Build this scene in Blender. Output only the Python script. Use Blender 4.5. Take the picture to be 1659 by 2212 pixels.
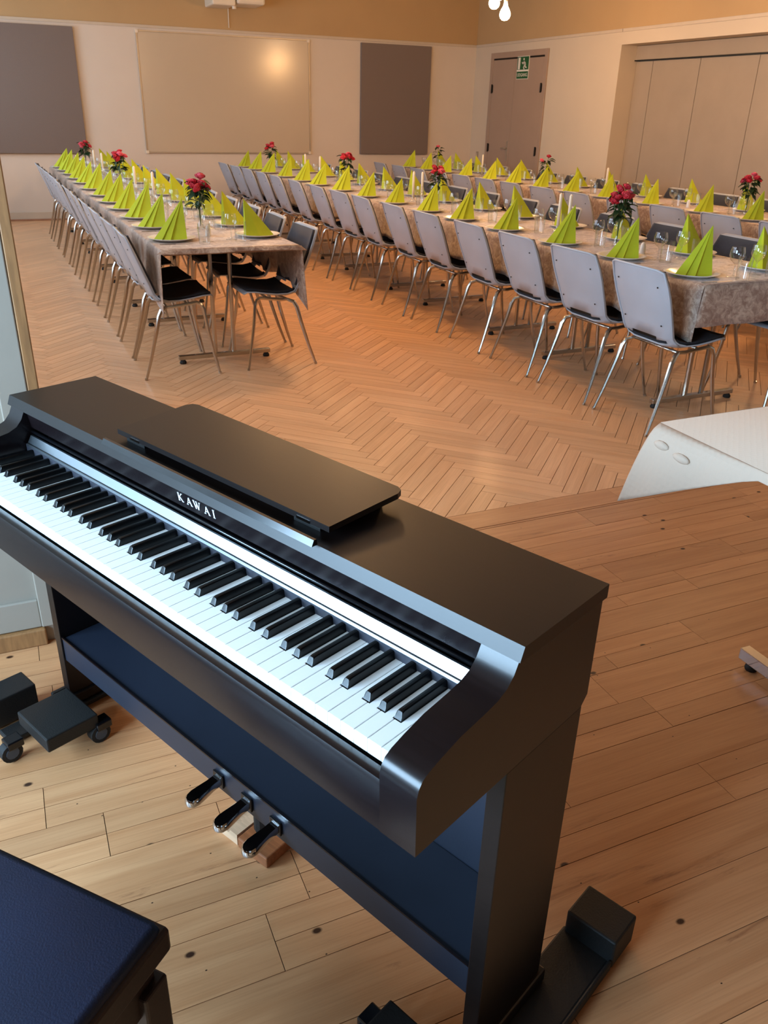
import bpy, bmesh, math, random
from mathutils import Vector, Matrix
random.seed(7)
for o in list(bpy.data.objects): bpy.data.objects.remove(o, do_unlink=True)
SC = bpy.context.scene
COL = SC.collection
R = math.radians

# ------------------------------------------------------------------ camera
YR = 0.42400921968394784; PITCH = 0.4543951428601398; ROLL = 0.026214927001052348
FPX = 1769.10; H = 1.45
def camvecs():
    f = Vector((0, math.cos(PITCH), -math.sin(PITCH))); u = Vector((0, math.sin(PITCH), math.cos(PITCH))); s = Vector((1, 0, 0))
    s2 = s*math.cos(ROLL) + u*math.sin(ROLL); u2 = -s*math.sin(ROLL) + u*math.cos(ROLL)
    rz = Matrix.Rotation(-YR, 3, 'Z')
    return rz @ s2, rz @ u2, rz @ f
CS, CU, CF = camvecs()
cam_d = bpy.data.cameras.new('camera'); cam = bpy.data.objects.new('camera', cam_d); COL.objects.link(cam)
m = Matrix((CS, CU, -CF)).transposed().to_4x4(); m.translation = Vector((0, 0, H)); cam.matrix_world = m
cam_d.sensor_fit = 'HORIZONTAL'; cam_d.sensor_width = 36; cam_d.lens = 36*FPX/1659; cam_d.clip_start = .02
cam_d.dof.use_dof = True; cam_d.dof.focus_distance = 1.5; cam_d.dof.aperture_fstop = 30.0
SC.camera = cam
def px(P):
    d = Vector(P) - Vector((0, 0, H)); w = d.dot(CF)
    if w < .05: return None
    return 829.5 + FPX*d.dot(CS)/w, 1106 - FPX*d.dot(CU)/w, w
def inview(P, mar=60):
    q = px(P)
    return q is not None and -mar < q[0] < 1659+mar and -mar < q[1] < 2212+mar

# ------------------------------------------------------------------ world, lights, exposure
SC.view_settings.view_transform = 'Standard'; SC.view_settings.look = 'None'
SC.view_settings.gamma = 1; SC.view_settings.use_curve_mapping = False
SC.view_settings.exposure = 0.0
W = bpy.data.worlds.new('sky'); SC.world = W; W.use_nodes = True
bg = W.node_tree.nodes['Background']; bg.inputs[0].default_value = (.62, .78, 1.0, 1); bg.inputs[1].default_value = .6
def area(name, loc, direction, sx, sy, power, col):
    d = bpy.data.lights.new(name, 'AREA'); d.shape = 'RECTANGLE'; d.size = sx; d.size_y = sy; d.energy = power; d.color = col
    o = bpy.data.objects.new(name, d); COL.objects.link(o); o.location = loc
    o.rotation_euler = Vector(direction).to_track_quat('-Z', 'Y').to_euler()
    return o
DAY = (.50, .74, 1.0)
DAYH = (.62, .80, 1.0)
area('window_light', (-2.52, .72, 1.55), (1, 0, -.08), 2.7, 1.55, 610, DAY)
area('window_light', (-.9, -2.32, 1.55), (0, 1, -.12), 1.5, 1.5, 2, DAY)
for y in (3.9, 6.35, 8.8, 11.25):
    area('window_light', (-1.22, y, 1.75), (1, 0, -.15), 1.5, 1.5, 66, DAYH)
WARM = (1.0, .54, .22)
LAMP_SPOTS = [(5.15, 8.75), (6.0, 5.6), (2.2, 7.9), (2.2, 5.6), (3.4, .4)]  # only the first cluster is in view; the others are added for warm light
LAMP_POWER = 62

# ------------------------------------------------------------------ materials
def srgb(h):
    h = h.lstrip('#'); v = [int(h[i:i+2], 16)/255 for i in (0, 2, 4)]
    return tuple(c/12.92 if c <= .04045 else ((c+.055)/1.055)**2.4 for c in v)
MATS = {}
def N(nt, t, **kw):
    n = nt.nodes.new(t)
    for k, v in kw.items():
        if k.startswith('i_'): n.inputs[k[2:].replace('_', ' ')].default_value = v
        else: setattr(n, k, v)
    return n
def base(name):
    m = bpy.data.materials.new(name); m.use_nodes = True; MATS[name] = m
    return m, m.node_tree, m.node_tree.nodes['Principled BSDF']
def mat(name, col, rough=.5, metal=0, var=.06, scale=8, bump=0, bscale=200, coat=0, spec=.5, emis=None, estr=0, trans=0, sheen=0, aniso=(1, 1, 1)):
    m, nt, b = base(name)
    c = srgb(col) if isinstance(col, str) else col
    tc = N(nt, 'ShaderNodeTexCoord'); mp = N(nt, 'ShaderNodeMapping'); mp.inputs['Scale'].default_value = aniso
    nt.links.new(tc.outputs['Object'], mp.inputs[0])
    no = N(nt, 'ShaderNodeTexNoise', i_Scale=scale, i_Detail=4.0); nt.links.new(mp.outputs[0], no.inputs['Vector'])
    cr = N(nt, 'ShaderNodeValToRGB'); cr.color_ramp.elements[0].position = .3; cr.color_ramp.elements[1].position = .7
    cr.color_ramp.elements[0].color = (*[x*(1-var) for x in c], 1); cr.color_ramp.elements[1].color = (*[min(1, x*(1+var)) for x in c], 1)
    nt.links.new(no.outputs['Fac'], cr.inputs[0]); nt.links.new(cr.outputs[0], b.inputs['Base Color'])
    b.inputs['Roughness'].default_value = rough; b.inputs['Metallic'].default_value = metal
    b.inputs['Specular IOR Level'].default_value = spec; b.inputs['Coat Weight'].default_value = coat; b.inputs['Coat Roughness'].default_value = .08
    b.inputs['Sheen Weight'].default_value = sheen
    if emis: b.inputs['Emission Color'].default_value = (*emis, 1); b.inputs['Emission Strength'].default_value = estr
    if trans: b.inputs['Transmission Weight'].default_value = trans
    if bump:
        n2 = N(nt, 'ShaderNodeTexNoise', i_Scale=bscale, i_Detail=3.0); nt.links.new(mp.outputs[0], n2.inputs['Vector'])
        bp = N(nt, 'ShaderNodeBump', i_Strength=bump, i_Distance=.002); nt.links.new(n2.outputs['Fac'], bp.inputs['Height']); nt.links.new(bp.outputs[0], b.inputs['Normal'])
    return m
def floorwood(name, c_light, c_dark, streak, rough, knots):
    """wood laid in pieces: tone per piece, grain along the piece's UV, knots and nail holes"""
    m, nt, b = base(name); L = nt.links.new
    uv = N(nt, 'ShaderNodeUVMap'); uv.uv_map = 'UVMap'
    oi = N(nt, 'ShaderNodeObjectInfo'); at = N(nt, 'ShaderNodeAttribute'); at.attribute_name = 'tone'
    ad = N(nt, 'ShaderNodeMath', operation='ADD'); L(oi.outputs['Random'], ad.inputs[0]); L(at.outputs['Fac'], ad.inputs[1])
    fr = N(nt, 'ShaderNodeMath', operation='FRACT'); L(ad.outputs[0], fr.inputs[0])
    off = N(nt, 'ShaderNodeCombineXYZ'); ml = N(nt, 'ShaderNodeMath', operation='MULTIPLY'); ml.inputs[1].default_value = 37.3
    L(fr.outputs[0], ml.inputs[0]); L(ml.outputs[0], off.inputs[0]); L(ml.outputs[0], off.inputs[1])
    va = N(nt, 'ShaderNodeVectorMath', operation='ADD'); L(uv.outputs[0], va.inputs[0]); L(off.outputs[0], va.inputs[1])
    mp = N(nt, 'ShaderNodeMapping'); mp.inputs['Scale'].default_value = (1.6, 26, 1); L(va.outputs[0], mp.inputs[0])
    g = N(nt, 'ShaderNodeTexNoise', i_Scale=1.0, i_Detail=6.0, i_Roughness=.6, i_Distortion=.6); L(mp.outputs[0], g.inputs['Vector'])
    mp2 = N(nt, 'ShaderNodeMapping'); mp2.inputs['Scale'].default_value = (5, 260, 1); L(va.outputs[0], mp2.inputs[0])
    g2 = N(nt, 'ShaderNodeTexNoise', i_Scale=1.0, i_Detail=3.0); L(mp2.outputs[0], g2.inputs['Vector'])
    cr = N(nt, 'ShaderNodeValToRGB'); e = cr.color_ramp.elements; e[0].position = .28; e[1].position = .66
    e[0].color = (*srgb(c_dark), 1); e[1].color = (*srgb(c_light), 1); L(g.outputs['Fac'], cr.inputs[0])
    # tone of each piece
    tr = N(nt, 'ShaderNodeMapRange'); tr.inputs['To Min'].default_value = .86; tr.inputs['To Max'].default_value = 1.04; L(fr.outputs[0], tr.inputs['Value'])
    hs = N(nt, 'ShaderNodeHueSaturation'); L(tr.outputs[0], hs.inputs['Value']); L(cr.outputs[0], hs.inputs['Color'])
    mx = N(nt, 'ShaderNodeMix', data_type='RGBA', blend_type='MULTIPLY'); mx.inputs[0].default_value = .2
    cr2 = N(nt, 'ShaderNodeValToRGB'); cr2.color_ramp.elements[0].position = .35; cr2.color_ramp.elements[0].color = (.55, .45, .38, 1); cr2.color_ramp.elements[1].position = .55
    L(g2.outputs['Fac'], cr2.inputs[0]); L(hs.outputs[0], mx.inputs[6]); L(cr2.outputs[0], mx.inputs[7])
    last = mx.outputs[2]
    if streak:
        mp3 = N(nt, 'ShaderNodeMapping'); mp3.inputs['Scale'].default_value = (2.2, 17, 1); mp3.inputs['Location'].default_value = (3, 5, 0); L(va.outputs[0], mp3.inputs[0])
        g3 = N(nt, 'ShaderNodeTexNoise', i_Scale=1.0, i_Detail=8.0, i_Roughness=.7, i_Distortion=1.2); L(mp3.outputs[0], g3.inputs['Vector'])
        c3 = N(nt, 'ShaderNodeValToRGB'); c3.color_ramp.elements[0].position = streak; c3.color_ramp.elements[0].color = (0, 0, 0, 1); c3.color_ramp.elements[1].position = streak+.09; c3.color_ramp.elements[1].color = (.75, .75, .75, 1)
        L(g3.outputs['Fac'], c3.inputs[0])
        m3 = N(nt, 'ShaderNodeMix', data_type='RGBA'); L(c3.outputs[0], m3.inputs[0]); L(last, m3.inputs[6]); m3.inputs[7].default_value = (*srgb('#8a5a3c'), 1)
        last = m3.outputs[2]
    if knots:
        for sc, th, col, seed in ((2.8, .026, '#3a2114', 0), (4.5, .009, '#20130c', 9)):
            mp4 = N(nt, 'ShaderNodeMapping'); mp4.inputs['Scale'].default_value = (.75, 1.15, 1); mp4.inputs['Location'].default_value = (seed, seed*2, 0); L(va.outputs[0], mp4.inputs[0])
            vo = N(nt, 'ShaderNodeTexVoronoi', voronoi_dimensions='2D', i_Scale=sc, i_Randomness=1.0); L(mp4.outputs[0], vo.inputs['Vector'])
            lt = N(nt, 'ShaderNodeMapRange'); lt.inputs['From Min'].default_value = th; lt.inputs['From Max'].default_value = th*.55; L(vo.outputs['Distance'], lt.inputs['Value'])
            m4 = N(nt, 'ShaderNodeMix', data_type='RGBA'); L(lt.outputs[0], m4.inputs[0]); L(last, m4.inputs[6]); m4.inputs[7].default_value = (*srgb(col), 1)
            last = m4.outputs[2]
    L(last, b.inputs['Base Color'])
    rr = N(nt, 'ShaderNodeMapRange'); rr.inputs['To Min'].default_value = rough-.06; rr.inputs['To Max'].default_value = rough+.1; L(g.outputs['Fac'], rr.inputs['Value']); L(rr.outputs[0], b.inputs['Roughness'])
    bp = N(nt, 'ShaderNodeBump', i_Strength=.12, i_Distance=.001); L(g2.outputs['Fac'], bp.inputs['Height']); L(bp.outputs[0], b.inputs['Normal'])
    return m
floorwood('parquet', '#ecba8c', '#dba577', 0, .34, False)
floorwood('boards', '#d09a6c', '#bb8357', .615, .38, True)
def darkwood(name, col, rough, g=.5):
    m, nt, b = base(name); L = nt.links.new
    tc = N(nt, 'ShaderNodeTexCoord'); mp = N(nt, 'ShaderNodeMapping'); mp.inputs['Scale'].default_value = (7, 160, 160); L(tc.outputs['Object'], mp.inputs[0])
    no = N(nt, 'ShaderNodeTexNoise', i_Scale=1.0, i_Detail=5.0); L(mp.outputs[0], no.inputs['Vector'])
    c = srgb(col); cr = N(nt, 'ShaderNodeValToRGB'); cr.color_ramp.elements[0].position = .34; cr.color_ramp.elements[1].position = .6
    cr.color_ramp.elements[0].color = (*[x*.72 for x in c], 1); cr.color_ramp.elements[1].color = (*c, 1); L(no.outputs['Fac'], cr.inputs[0]); L(cr.outputs[0], b.inputs['Base Color'])
    b.inputs['Roughness'].default_value = rough; b.inputs['Specular IOR Level'].default_value = .38
    bp = N(nt, 'ShaderNodeBump', i_Strength=g, i_Distance=.0002); L(no.outputs['Fac'], bp.inputs['Height']); L(bp.outputs[0], b.inputs['Normal'])
    return m
darkwood('rosewood', '#110a09', .36, .12)
darkwood('rosewood_gloss', '#120b0d', .27, .02)
darkwood('bench_wood', '#30211d', .45, .3)
mat('key_white', '#fbfbf8', .22, var=.01, spec=.5)
mat('key_black', '#050506', .3, var=.1, spec=.4)
mat('felt', '#22232c', .55, var=.3, scale=60)
mat('silver_trim', '#9da3a9', .3, metal=1, var=.02)
mat('black_gloss', '#0d0d10', .18, var=.1)
mat('black_matte', '#060606', .6, var=.2, bump=.3, bscale=300)
mat('logo_white', '#d9dde2', .4, var=.01)
mat('chrome', '#c8cacc', .09, metal=1, var=.03)
mat('chrome_leg', '#b9b4ac', .2, metal=1, var=.06, scale=20)
mat('chair_shell', '#a9adb4', .42, var=.03, bump=.12, bscale=500)
mat('chair_fabric', '#282c38', .9, var=.12, scale=90, bump=.5, bscale=900, sheen=.2)
mat('seat_fabric', '#1c1c22', .9, var=.12, scale=90, bump=.5, bscale=900)
mat('rubber', '#141414', .7, var=.1)
mat('napkin', '#b6c222', .8, var=.05, scale=14, bump=.15, bscale=700)
mat('porcelain', '#e8e4df', .2, var=.02)
mat('candle_wax', '#efe6d2', .5, var=.03)
mat('wall_lower', '#d9cdbf', .65, var=.03, scale=1.5, bump=.15, bscale=120)
mat('wall_upper', '#bb9c70', .7, var=.04, scale=1.5, bump=.15, bscale=120)
mat('wall_side', '#d2c3ad', .65, var=.03, scale=1.5, bump=.15, bscale=120)
mat('stage_wall', '#71502f', .7, var=.04, scale=2)  # tone of unseen walls and added ceiling, chosen to warm and dim the bounce
mat('ceiling_white', '#d8cdb8', .8, var=.03)
mat('trim_paint', '#c9bba8', .5, var=.03)
mat('base_wood', '#a5785c', .5, var=.15, scale=20)
mat('door_paint', '#a8917f', .45, var=.03, scale=3)
mat('partition', '#a39380', .6, var=.04, scale=3, bump=.2, bscale=200)
mat('acoustic', '#7d7069', .95, var=.1, scale=200, bump=.6, bscale=600)
mat('whiteboard', '#c9b8a0', .19, var=.02, scale=1)
mat('alu', '#b3a99b', .4, metal=.6, var=.05)
mat('black_iron', '#1a1613', .5, metal=.4, var=.1)
mat('sign_green', '#0c5a30', .4, var=.05)
mat('sign_white', '#e9e6da', .4, var=.02)
mat('panel_paint', '#9a9083', .45, var=.04, scale=6)
mat('raw_wood', '#94683f', .55, var=.18, scale=14, aniso=(8, 8, 1))
mat('pale_wood', '#c49a72', .5, var=.12, scale=14, aniso=(1, 8, 8))
mat('device_white', '#e3d8c4', .4, var=.02)
mat('bulb_glass', '#fff3df', .3, var=.01, emis=(1, .80, .55), estr=14)
mat('cord_white', '#ded4c2', .5, var=.02)
mat('table_laminate', '#8b7260', .5, var=.08)
mat('leaf_green', '#1d3a1b', .5, var=.3, scale=30)
mat('stem_green', '#3f5f2a', .5, var=.2, scale=30)
mat('rose_red', '#c8293a', .6, var=.2, scale=60)
mat('rose_pink', '#e0586a', .6, var=.2, scale=60)
mat('vinyl_window_sheen', '#131f38', .48, var=.15, bump=.25, bscale=350)  # black vinyl with the window's blue reflection put into its colour
mat('block_wood', '#8a5230', .5, var=.3, scale=10, aniso=(1, 12, 12))
mat('block_pale', '#c9a787', .45, var=.15, scale=10, aniso=(1, 12, 12))
mat('subfloor', '#150b05', .9, var=.2)
mat('wheel_grey', '#3d4650', .4, var=.1)
mat('black_key_front', '#15161b', .12, var=.05)
mat('panel_window_sheen', '#1b202c', .42, var=.1)  # dark panel whose blue is reflected window light put into the colour
mat('steel', '#b0aca5', .22, metal=1, var=.04)
def glass(name, tint=(.96, .98, .98)):
    m = bpy.data.materials.new(name); m.use_nodes = True; MATS[name] = m; nt = m.node_tree; nt.nodes.clear()
    o = N(nt, 'ShaderNodeOutputMaterial'); mx = N(nt, 'ShaderNodeMixShader'); t = N(nt, 'ShaderNodeBsdfTransparent'); g = N(nt, 'ShaderNodeBsdfGlossy')
    lw = N(nt, 'ShaderNodeLayerWeight', i_Blend=.35); no = N(nt, 'ShaderNodeTexNoise', i_Scale=30.0)
    mr = N(nt, 'ShaderNodeMapRange'); mr.inputs['To Min'].default_value = .02; mr.inputs['To Max'].default_value = .06
    nt.links.new(no.outputs['Fac'], mr.inputs['Value']); nt.links.new(mr.outputs[0], g.inputs['Roughness'])
    t.inputs[0].default_value = (*tint, 1); pw = N(nt, 'ShaderNodeMath', operation='POWER'); pw.inputs[1].default_value = 1.7; nt.links.new(lw.outputs['Facing'], pw.inputs[0]); a2 = N(nt, 'ShaderNodeMath', operation='MULTIPLY_ADD'); a2.inputs[1].default_value = .95; a2.inputs[2].default_value = .08; nt.links.new(pw.outputs[0], a2.inputs[0]); nt.links.new(a2.outputs[0], mx.inputs[0]); nt.links.new(t.outputs[0], mx.inputs[1]); nt.links.new(g.outputs[0], mx.inputs[2]); nt.links.new(mx.outputs[0], o.inputs[0])
glass('clear_glass')
def velvet():
    m, nt, b = base('velvet'); L = nt.links.new
    tc = N(nt, 'ShaderNodeTexCoord')
    n1 = N(nt, 'ShaderNodeTexNoise', i_Scale=22.0, i_Detail=6.0, i_Roughness=.75, i_Distortion=1.0); L(tc.outputs['Object'], n1.inputs['Vector'])
    n2 = N(nt, 'ShaderNodeTexNoise', i_Scale=2.2, i_Detail=2.0); L(tc.outputs['Object'], n2.inputs['Vector'])
    cr = N(nt, 'ShaderNodeValToRGB'); e = cr.color_ramp.elements; e[0].position = .42; e[1].position = .66
    e[0].color = (*srgb('#957562'), 1); e[1].color = (*srgb('#d6bfaa'), 1); L(n1.outputs['Fac'], cr.inputs[0])
    c2 = N(nt, 'ShaderNodeValToRGB'); c2.color_ramp.elements[0].color = (.85, .85, .85, 1); c2.color_ramp.elements[1].color = (1.05, 1.05, 1.05, 1); L(n2.outputs['Fac'], c2.inputs[0])
    mx = N(nt, 'ShaderNodeMix', data_type='RGBA', blend_type='MULTIPLY'); mx.inputs[0].default_value = 1; L(cr.outputs[0], mx.inputs[6]); L(c2.outputs[0], mx.inputs[7]); L(mx.outputs[2], b.inputs['Base Color'])
    rr = N(nt, 'ShaderNodeMapRange'); rr.inputs['To Min'].default_value = .62; rr.inputs['To Max'].default_value = .38; L(n1.outputs['Fac'], rr.inputs['Value']); L(rr.outputs[0], b.inputs['Roughness'])
    b.inputs['Sheen Weight'].default_value = .35
    bp = N(nt, 'ShaderNodeBump', i_Strength=.35, i_Distance=.004); L(n1.outputs['Fac'], bp.inputs['Height']); L(bp.outputs[0], b.inputs['Normal'])
velvet()
def papercloth():
    m, nt, b = base('paper_cloth'); L = nt.links.new
    tc = N(nt, 'ShaderNodeTexCoord'); mp = N(nt, 'ShaderNodeMapping'); mp.inputs['Rotation'].default_value = (0, 0, R(45)); L(tc.outputs['Object'], mp.inputs[0])
    vo = N(nt, 'ShaderNodeTexVoronoi', i_Scale=75.0, i_Randomness=.15); L(mp.outputs[0], vo.inputs['Vector'])
    n2 = N(nt, 'ShaderNodeTexNoise', i_Scale=9.0); L(tc.outputs['Object'], n2.inputs['Vector'])
    b.inputs['Base Color'].default_value = (*srgb('#cdb6a2'), 1); b.inputs['Roughness'].default_value = .8
    a = N(nt, 'ShaderNodeMath', operation='ADD'); L(vo.outputs['Distance'], a.inputs[0]); L(n2.outputs['Fac'], a.inputs[1])
    bp = N(nt, 'ShaderNodeBump', i_Strength=.35, i_Distance=.003); L(a.outputs[0], bp.inputs['Height']); L(bp.outputs[0], b.inputs['Normal'])
papercloth()

# ------------------------------------------------------------------ geometry helpers
class MB:
    def __init__(s): s.v = []; s.f = []; s.uv = None
    def add(s, vs, fs):
        n = len(s.v); s.v += [tuple(v) for v in vs]; s.f += [tuple(i+n for i in f) for f in fs]; return s
    def box(s, x0, x1, y0, y1, z0, z1, b=0):
        if x0 > x1: x0, x1 = x1, x0
        if y0 > y1: y0, y1 = y1, y0
        if b <= 0:
            return s.add([(x0, y0, z0), (x1, y0, z0), (x1, y1, z0), (x0, y1, z0), (x0, y0, z1), (x1, y0, z1), (x1, y1, z1), (x0, y1, z1)],
                         [(0, 3, 2, 1), (4, 5, 6, 7), (0, 1, 5, 4), (1, 2, 6, 5), (2, 3, 7, 6), (3, 0, 4, 7)])
        bm = bmesh.new(); bmesh.ops.create_cube(bm, size=1)
        for v in bm.verts: v.co = Vector((x0+(v.co.x+.5)*(x1-x0), y0+(v.co.y+.5)*(y1-y0), z0+(v.co.z+.5)*(z1-z0)))
        bmesh.ops.bevel(bm, geom=bm.edges[:], offset=b, segments=2, profile=.5, affect='EDGES')
        bm.verts.ensure_lookup_table(); s.add([v.co for v in bm.verts], [[v.index for v in f.verts] for f in bm.faces]); bm.free(); return s
    def prism(s, poly, a0, a1, axis='x'):
        """extrude a 2D polygon (in the two other axes) from a0 to a1"""
        def P(a, p): return {'x': (a, p[0], p[1]), 'y': (p[0], a, p[1]), 'z': (p[0], p[1], a)}[axis]
        n = len(poly); vs = [P(a0, p) for p in poly]+[P(a1, p) for p in poly]
        fs = [tuple(range(n-1, -1, -1)), tuple(range(n, 2*n))]+[(i, (i+1) % n, n+(i+1) % n, n+i) for i in range(n)]
        return s.add(vs, fs)
    def tube(s, pts, rad, seg=8, caps=True):
        pts = [Vector(p) for p in pts]; rr = rad if isinstance(rad, (list, tuple)) else [rad]*len(pts)
        rings = []; prev = None
        for i, p in enumerate(pts):
            t = (pts[min(i+1, len(pts)-1)]-pts[max(i-1, 0)]).normalized()
            if prev is None: a = Vector((0, 0, 1)) if abs(t.z) < .9 else Vector((1, 0, 0)); n = t.cross(a).normalized()
            else: n = (prev - t*prev.dot(t)).normalized()
            prev = n; bb = t.cross(n)
            rings.append([p+(n*math.cos(2*math.pi*k/seg)+bb*math.sin(2*math.pi*k/seg))*rr[i] for k in range(seg)])
        vs = [v for r_ in rings for v in r_]; fs = []
        for i in range(len(pts)-1):
            for k in range(seg):
                a = i*seg+k; b = i*seg+(k+1) % seg; fs.append((a, b, b+seg, a+seg))
        if caps: fs.append(tuple(range(seg-1, -1, -1))); fs.append(tuple(range((len(pts)-1)*seg, len(pts)*seg)))
        return s.add(vs, fs)
    def lathe(s, prof, seg=20, c=(0, 0, 0), cap=True):
        vs = []; fs = []
        for (r_, z) in prof:
            for k in range(seg): a = 2*math.pi*k/seg; vs.append((c[0]+r_*math.cos(a), c[1]+r_*math.sin(a), c[2]+z))
        for i in range(len(prof)-1):
            for k in range(seg): a = i*seg+k; b = i*seg+(k+1) % seg; fs.append((a, b, b+seg, a+seg))
        if cap:
            if prof[0][0] > 1e-4: fs.append(tuple(range(seg-1, -1, -1)))
            if prof[-1][0] > 1e-4: fs.append(tuple(range((len(prof)-1)*seg, len(prof)*seg)))
        return s.add(vs, fs)
    def mesh(s, name, m, smooth=False):
        me = bpy.data.meshes.new(name); me.from_pydata(s.v, [], s.f); me.materials.append(MATS[m])
        if smooth:
            me.polygons.foreach_set('use_smooth', [True]*len(me.polygons))
            if smooth == 'auto': me.set_sharp_from_angle(angle=R(40))
        me.update(); return me
    def build(s, name, m, parent=None, smooth=False):
        return put(name, s.mesh(name, m, smooth), parent)
def put(name, me, parent=None, loc=None, rz=None):
    o = bpy.data.objects.new(name, me); COL.objects.link(o)
    if parent is not None: o.parent = parent
    if loc is not None: o.location = loc
    if rz is not None: o.rotation_euler = (0, 0, rz)
    return o
def tag(o, label=None, cat=None, group=None, kind=None):
    if label: o['label'] = label
    if cat: o['category'] = cat
    if group: o['group'] = group
    if kind: o['kind'] = kind
    return o
def thing(name, label, cat, loc=(0, 0, 0), rz=0, group=None):
    o = bpy.data.objects.new(name, None); COL.objects.link(o); o.empty_display_size = .05
    o.location = loc; o.rotation_euler = (0, 0, rz); return tag(o, label, cat, group)
def struct(name, mb, m, parent=None, smooth=False):
    o = mb.build(name, m, parent, smooth)
    if parent is None: o['kind'] = 'structure'
    return o
def copy_tree(o, parent=None):
    c = o.copy(); COL.objects.link(c)
    if parent is not None: c.parent = parent
    for ch in KIDS.get(o.name, []): copy_tree(ch, c)
    return c
KIDS = {}
def index_kids(root):
    KIDS[root.name] = [o for o in COL.objects if o.parent is root]
    for k in KIDS[root.name]: index_kids(k)
ORD = ['nearest', 'second', 'third', 'fourth', 'fifth', 'sixth', 'seventh', 'eighth', 'ninth', 'tenth', 'eleventh', 'twelfth', 'thirteenth', 'fourteenth', 'fifteenth', 'sixteenth', 'seventeenth']

# ------------------------------------------------------------------ floor
YB = 12.75; XR = 7.12; HX0 = -1.1; SX0 = -2.3; SX1 = 4.6; SY0 = -2.2; YP0 = 2.25; PY = 2.57
floor = struct('floor', MB().box(HX0-.2, XR+.5, PY-.15, YB+.1, -.06, -.013).box(SX0, XR+.5, SY0, PY-.15, -.06, -.013), 'subfloor')
floor['label'] = 'wooden floor, plain boards in front and herringbone parquet beyond'
def add_uv(me, uvs):
    l = me.uv_layers.new(name='UVMap')
    for i, lp in enumerate(me.loops): l.data[i].uv = uvs[lp.vertex_index]
def clip(poly, x0, x1, y0, y1):
    for ax, lim, sg in ((0, x0, 1), (0, x1, -1), (1, y0, 1), (1, y1, -1)):
        out = []
        for i in range(len(poly)):
            a, b = poly[i], poly[(i+1) % len(poly)]; da = (a[ax]-lim)*sg; db = (b[ax]-lim)*sg
            if da >= 0: out.append(a)
            if da*db < 0: t = da/(da-db); out.append(tuple(a[k]+(b[k]-a[k])*t for k in range(len(a))))
        poly = out
        if len(poly) < 3: return []
    return poly
class Bulk:
    def __init__(s): s.mb = MB(); s.uv = []; s.tone = []
    def add(s, poly, tone):   # poly of (x, y, u, v)
        n = len(poly); zt = 0; zb = -.012
        s.mb.add([(p[0], p[1], zb) for p in poly]+[(p[0], p[1], zt) for p in poly], [tuple(range(n, 2*n))]+[(i, (i+1) % n, n+(i+1) % n, n+i) for i in range(n)])
        s.uv += [(p[2], p[3]) for p in poly]*2; s.tone += [tone]*(2*n)
    def build(s, name, m):
        me = s.mb.mesh(name, m); add_uv(me, s.uv); a = me.attributes.new('tone', 'FLOAT', 'POINT'); a.data.foreach_set('value', s.tone)
        o = put(name, me, floor); o['kind'] = 'stuff'; return o
bulk = Bulk(); cand = []
BW = .0656; BL = .4535; G = .0013; S2 = math.sqrt(2)
XC0 = 1.739-BL/S2; YC0 = 3.441-BL/S2
def uv2xy(u, v): return (XC0+(u-v)/S2, YC0+(u+v)/S2)
for col in range(-6, 11):
    for k in range(-60, 125):
        for typ in (0, 1):
            u0 = k*BW + col*BL; v0 = k*BW - col*BL
            if typ == 0: u1, v1, w0, w1 = u0, v0, BL, BW
            else: u1, v1, w0, w1 = u0+BL, v0+BW-BL, BW, BL
            c = uv2xy(u1+w0/2, v1+w1/2)
            if not (HX0-.4 < c[0] < XR+.4 and PY-.4 < c[1] < YB+.4): continue
            pts = []
            for a, b_ in ((G, G), (w0-G, G), (w0-G, w1-G), (G, w1-G)):
                x, y = uv2xy(u1+a, v1+b_); lu, lv = (a, b_) if typ == 0 else (b_, a); pts.append((x, y, lu, lv))
            cl = clip(pts, HX0, XR, PY+.002, YB)
            if not cl: continue
            full = len(cl) == 4 and all(abs(cl[i][0]-pts[i][0]) < 1e-6 and abs(cl[i][1]-pts[i][1]) < 1e-6 for i in range(4))
            cand.append((math.hypot(*c) if (full and inview((c[0], c[1], 0), 0)) else 99, cl, typ, c))
cand.sort(key=lambda t: t[0])
me_block = MB().prism([(-BL/2+G, -BW/2+G), (BL/2-G, -BW/2+G), (BL/2-G, BW/2-G), (-BL/2+G, BW/2-G)], -.012, 0, 'z').mesh('parquet_block', 'parquet')
add_uv(me_block, [(v.co.x, v.co.y) for v in me_block.vertices])
for i, (d, cl, typ, c) in enumerate(cand):
    if i < 300 and d < 50: put('parquet_block', me_block, floor, (c[0], c[1], 0), R(45) if typ == 0 else R(135))
    else: bulk.add(cl, random.random())
bulk.build('parquet_blocks', 'parquet')
bulk = Bulk()
def board(x0, x1, y0, y1):
    g = .0008; tone = random.random(); big = x1-x0 > .05
    seen = any(inview((x, (y0+y1)/2, 0), 0) for x in (x0, (x0+x1)/2, x1)) and y0 > .3
    if seen:
        me = MB().box(-(x1-x0)/2+g, (x1-x0)/2-g, -(y1-y0)/2+g, (y1-y0)/2-g, -.012, random.uniform(-.0006, 0)).mesh('floor_board', 'boards')
        add_uv(me, [(v.co.x, v.co.y) for v in me.vertices]); put('floor_board', me, floor, ((x0+x1)/2, (y0+y1)/2, 0))
    else:
        bulk.add([(x0+g, y0+g, 0, 0), (x1-g, y0+g, x1-x0, 0), (x1-g, y1-g, x1-x0, y1-y0), (x0+g, y1-g, 0, y1-y0)], tone)
x = SX0
while x < XR: 
    nx = min(XR, x+random.uniform(1.1, 1.9)); board(x, nx, 2.443, PY); x = nx
x = SX0
while x < XR:
    nx = min(XR, x+random.uniform(1.5, 2.4)); board(x, nx, 2.429, 2.441); x = nx
JOINTS = {8: [1.409, .3], 7: [.09, 1.395], 6: [.089, 1.2], 11: [.224, 1.30], 10: [.62, 1.352]}
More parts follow.
